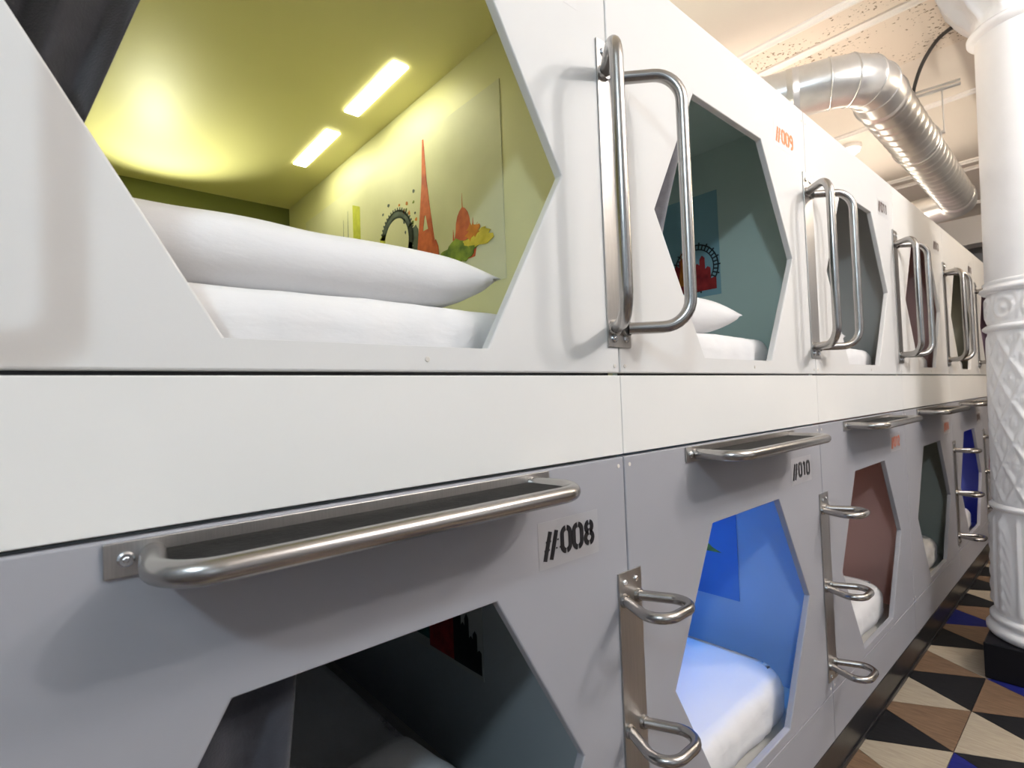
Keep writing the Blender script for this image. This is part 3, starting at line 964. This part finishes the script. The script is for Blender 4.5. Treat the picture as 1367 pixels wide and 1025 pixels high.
# ------------------------------------------------------------------ cast-iron column
CX_, CY_ = 0.495, 3.56
t = thing('column', 'white ornate cast-iron column with relief bands on black block', 'column', (CX_, CY_, 0))
obj('pedestal', MB().box(-0.245, 0.245, -0.25, 0.25, 0, 0.168), PED, t, bevel=0.006)
obj('base_ring', MB().lathe([(0.238, 0.165), (0.252, 0.170), (0.262, 0.185), (0.262, 0.200), (0.250, 0.216), (0.240, 0.222), (0.238, 0.232),
                             (0.246, 0.240), (0.246, 0.254), (0.236, 0.264), (0.226, 0.268), (0.2, 0.268)], n=72), IRON, t)
def sstep(a, b, x):
    u = max(0, min(1, (x-a)/(b-a))); return u*u*(3-2*u)
def leaf_disp(a, z, r):
    n = 9
    ph = (a/(2*PI)*n) % 1.0-0.5
    h = (z-0.28)/(0.76-0.28)
    wdt = 0.40*math.sin(PI*min(1, max(0, h*0.92+0.08)))**0.6*(1-0.35*h)+0.02
    d = 0.014*max(0, 1-(ph/wdt)**2)**0.5 if abs(ph) < wdt else 0
    if abs(ph) < wdt:
        d *= 0.62+0.38*abs(math.sin((h*14+abs(ph)*12)*1.6))
        d += 0.008*math.exp(-(ph/0.035)**2)
    ph2 = ((a/(2*PI)*n)+0.5) % 1.0-0.5
    w2 = 0.14*max(0, 1-h*0.7)
    if abs(ph2) < w2:
        d = max(d, 0.012*(1-(ph2/w2)**2))
    e = sstep(0.27, 0.31, z)*(1-sstep(0.72, 0.76, z))
    return d*e
def lat_disp(a, z, r):
    n = 12
    d = 0.0
    pz = 0.20
    u = a/(2*PI)*n
    for sg in (1, -1):
        q = (u+sg*z/pz) % 1.0-0.5
        aq = abs(q)
        if aq < 0.17:
            d = max(d, 0.006*(1-(aq/0.17)**4))
            if aq < 0.05:
                d = max(d, 0.009)
    # rosettes in the diamonds
    s1 = (u+z/pz) % 1.0; s2 = (u-z/pz) % 1.0
    rr = math.hypot((s1-0.0+0.5) % 1.0-0.5, (s2-0.0+0.5) % 1.0-0.5)
    if rr < 0.26:
        d = max(d, 0.008*(1-(rr/0.26)**2)*(0.7+0.3*math.cos(6*math.atan2(s1-round(s1), s2-round(s2)))))
    q = (u*2) % 1.0-0.5
    if abs(q) < 0.06:
        d = max(d, 0.005)
    e = sstep(0.80, 0.83, z)*(1-sstep(1.60, 1.63, z))
    return d*e
def scroll_disp(a, z, r):
    n = 10
    u = (a/(2*PI)*n) % 1.0-0.5
    zz = (z-1.745)/0.062
    rr = math.hypot(u*2.2, zz)
    d = 0.010*math.exp(-((rr-0.75)/0.2)**2)+0.012*math.exp(-(rr/0.28)**2)
    d += 0.006*math.exp(-((abs(u)-0.5)/0.07)**2)
    e = sstep(1.675, 1.69, z)*(1-sstep(1.80, 1.815, z))
    return d*e
def zr(z0, z1, r0, r1, n):
    return [(r0+(r1-r0)*i/n, z0+(z1-z0)*i/n) for i in range(n+1)]
obj('leaf_drum', MB().lathe(zr(0.262, 0.775, 0.222, 0.210, 80), n=200, disp=leaf_disp), IRON, t)
obj('ring', MB().lathe([(0.2, 0.770), (0.216, 0.772), (0.226, 0.782), (0.226, 0.792), (0.214, 0.802), (0.2, 0.804)], n=72), IRON, t)
obj('lattice_drum', MB().lathe(zr(0.798, 1.640, 0.206, 0.192, 130), n=220, disp=lat_disp), IRON, t)
obj('ring', MB().lathe([(0.18, 1.632), (0.200, 1.636), (0.211, 1.646), (0.211, 1.656), (0.200, 1.666), (0.18, 1.670)], n=72), IRON, t)
obj('scroll_band', MB().lathe(zr(1.664, 1.826, 0.192, 0.190, 40), n=200, disp=scroll_disp), IRON, t)
obj('ring', MB().lathe([(0.18, 1.818), (0.204, 1.822), (0.216, 1.834), (0.213, 1.846), (0.200, 1.854), (0.198, 1.862), (0.203, 1.872), (0.18, 1.890)], n=72), IRON, t)
obj('shaft', MB().lathe(zr(1.88, 3.10, 0.192, 0.176, 6), n=72), IRON, t)
def cap_disp(a, z, r):
    n = 12
    u = (a/(2*PI)*n) % 1.0-0.5
    h = (z-3.14)/0.30
    d = 0.012*math.cos(u*2*PI)*sstep(0, 0.3, h)+0.010*math.exp(-(u/0.1)**2)
    d += 0.006*noise.noise(Vector((math.cos(a)*9, math.sin(a)*9, z*22)))
    return d*sstep(3.13, 3.17, z)*(1-sstep(3.43, 3.45, z))
obj('collar', MB().lathe([(0.17, 3.075), (0.190, 3.082), (0.206, 3.096), (0.206, 3.110), (0.192, 3.124), (0.18, 3.128)], n=72), IRON, t)
capp = [(0.182, 3.115), (0.186, 3.14), (0.194, 3.17), (0.210, 3.20), (0.228, 3.23), (0.246, 3.26), (0.262, 3.29), (0.276, 3.32), (0.287, 3.35), (0.295, 3.38), (0.305, 3.42), (0.31, 3.455)]
cp2 = []
for (r0, z0), (r1, z1) in zip(capp[:-1], capp[1:]):
    cp2 += zr(z0, z1, r0, r1, 4)[:-1]
cp2.append(capp[-1])
obj('capital', MB().lathe(cp2, n=180, disp=cap_disp), IRON, t)
obj('abacus', MB().box(-0.33, 0.33, -0.33, 0.33, 3.45, CEIL_Z-0.001), IRON, t, bevel=0.008)

# ------------------------------------------------------------------ ventilation duct
DR = 0.128
t = thing('ventilation_duct', 'galvanised spiral ventilation duct bending along the ceiling over the pods', 'duct', (-0.07, 3.35, 3.04))
def DV(x, y, z=3.04):
    return Vector((x+0.07, y-3.35, z-3.04))
p_in0, p_in1 = (-0.98, 2.93), (-0.40, 3.15)
obj('branch_pipe', MB().tube([DV(*p_in0), DV(*p_in1)], DR, 36), DUCT, t)
# lobster-back elbow of straight gores
bend = fillet([DV(*p_in1), DV(-0.085, 3.27), DV(-0.10, 3.64)], 0.24, 3)
for i in range(len(bend)-1):
    pass
elb = MB()
elb.tube(bend, DR+0.002, 36)
for f_ in range(len(elb.sm)):
    pass
obj('elbow', elb, DUCT, t)
seam_mb = MB()
for i in range(1, len(bend)-1):
    a, b, c = bend[i-1], bend[i], bend[i+1]
    d = (c-a).normalized()
    seam_mb.tube([b-d*0.006, b-d*0.003, b+d*0.003, b+d*0.006], [DR-0.01, DR+0.006, DR+0.006, DR-0.01], 36)
obj('elbow_seams', seam_mb, DUCT, t)
dd = (DV(*p_in1)-DV(*p_in0)).normalized()
for s_ in (0.0, -0.17):
    b = DV(*p_in1)+dd*s_
    obj('collar', MB().tube([b-dd*0.03, b-dd*0.028, b-dd*0.003, b, b+dd*0.003, b+dd*0.028, b+dd*0.03],
        [DR, DR+0.004, DR+0.004, DR+0.009, DR+0.004, DR+0.004, DR], 36), DUCT, t)
# spiral straight run
n, L0, L1 = 48, 3.60, 6.10
pitch = 0.115
mb = MB()
M_ = 460
v, f = [], []
for i in range(M_+1):
    yy = L0+(L1-L0)*i/M_
    xx = -0.10-0.05*(yy-L0)/(L1-L0)
    for k in range(n):
        a = 2*PI*k/n
        ph = ((yy/pitch)-k/n) % 1.0
        dq = min(ph, 1-ph)*pitch
        r = DR+0.0065*max(0, 1-(dq/0.0075)**2)
        v.append(tuple(DV(xx+r*math.cos(a), yy, 3.04+r*math.sin(a))))
for i in range(M_):
    for k in range(n):
        k2 = (k+1) % n
        f.append((i*n+k, i*n+k2, (i+1)*n+k2, (i+1)*n+k))
mb.add(v, f, True)
obj('spiral_run', mb, DUCT, t)
for yy in (3.61, 6.08):
    b = DV(-0.10-0.05*(yy-L0)/(L1-L0), yy); d = Vector((0, 1, 0))
    obj('collar', MB().tube([b-d*0.03, b-d*0.027, b-d*0.004, b, b+d*0.004, b+d*0.027, b+d*0.03],
        [DR, DR+0.005, DR+0.005, DR+0.012, DR+0.005, DR+0.005, DR], 36), DUCT, t)
obj('end_elbow', MB().tube(fillet([DV(-0.15, 6.08), DV(-0.15, 6.32), DV(-0.75, 6.40)], 0.16, 4), DR+0.004, 36), DUCT, t)
obj('end_outlet', MB().tube([DV(-0.60, 6.38), DV(-0.95, 6.43)], DR+0.03, 36), DUCT, t)
# hanger: bar under the ceiling, drop rods and strap
t = thing('duct_hanger', 'thin steel hanger bar with drop rod holding the spiral duct', 'hanger', (-0.0, 4.5, 3.36))
obj('bar', MB().tube([(-0.30, -0.03, 0.0), (0.13, 0.04, 0.0)], 0.011, 10).tube([(-0.30, -0.03, 0.028), (0.13, 0.04, 0.028)], 0.008, 10), DUCT, t)
obj('drop_rod', MB().tube([(0.035, 0.02, 0.0), (0.035, 0.02, -0.29)], 0.0045, 8), DUCT, t)
obj('drop_rod', MB().tube([(-0.27, -0.02, 0.0), (-0.27, -0.02, -0.29)], 0.0045, 8), DUCT, t)
obj('ceiling_rod', MB().tube([(-0.15, -0.005, 0.03), (-0.15, -0.005, 0.139)], 0.005, 8), DUCT, t)
obj('strap', MB().tube([(-0.1175+0.139*math.cos(a), 0.0, -0.32+0.139*math.sin(a)) for a in [2*PI*i/40 for i in range(40)]], 0.0045, 8, closed=True)
    .box(0.013, 0.040, 0.0, 0.03, -0.30, -0.285).box(-0.275, -0.246, -0.03, 0.0, -0.30, -0.285), DUCT, t)
# cable
pts = [Vector((0.20, 3.86, 3.40)), Vector((0.10, 4.02, 3.44)), Vector((-0.01, 4.22, 3.43)), Vector((-0.09, 4.40, 3.38)), Vector((-0.11, 4.475, 3.345))]
sm_ = []
for i in range(len(pts)-1):
    p0, p1, p2, p3 = pts[max(i-1, 0)], pts[i], pts[i+1], pts[min(i+2, len(pts)-1)]
    for q in range(6):
        u = q/6
        sm_.append(0.5*((2*p1)+(p2-p0)*u+(2*p0-5*p1+4*p2-p3)*u*u+(3*p1-p0-3*p2+p3)*u**3))
sm_.append(pts[-1])
o = obj('cable', MB().tube(sm_, 0.011, 10), RUBBER)
tag(o, 'thick black cable arching from the capital to the hanger bar', 'cable')
sm2 = fillet([(-0.16, 4.46, 3.345), (-0.15, 4.2, 3.29), (-0.13, 3.85, 3.27), (-0.13, 3.55, 3.185)], 0.3, 6)
o = obj('cable', MB().tube(sm2, 0.005, 8), RUBBER)
tag(o, 'thin dark cable sagging from the hanger bar onto the duct elbow', 'cable')

# warm light strips lying on the pod roofs, washing the ceiling
ROOF_LED = mat('roof_led', (0.9, 0.85, 0.75), 0.4, emit=(1.0, 0.90, 0.75), estr=58.0)
for y0, lab in ((0.4, 'first pods'), (2.7, 'middle pods'), (5.0, 'far pods')):
    t = thing('roof_light_strip', 'warm upward light strip on the roof of the ' + lab, 'light strip', (-0.85, y0, Z_TOP), 'roof light strips')
    obj('channel', MB().box(-0.03, 0.03, 0, 1.5, 0.001, 0.03), STEEL_PLATE, t)
    obj('diffuser', MB().box(-0.022, 0.022, 0.02, 1.48, 0.03, 0.040), ROOF_LED, t)

# ceiling spot above the far pods (visible, switched on)
t = thing('ceiling_spot', 'small round glowing white ceiling spot beyond the duct bend', 'lamp', (-0.73, 5.32, CEIL_Z))
obj('housing', MB().lathe([(0.085, 0), (0.085, -0.03), (0.075, -0.036)], n=32), MOULD, t)
obj('lens', MB().lathe([(0.072, -0.030), (0.066, -0.055), (0.045, -0.072), (0.01, -0.08)], n=32),
    mat('spot_lens', (0.9, 0.9, 0.9), 0.3, emit=(1.0, 0.96, 0.9), estr=12.0), t)
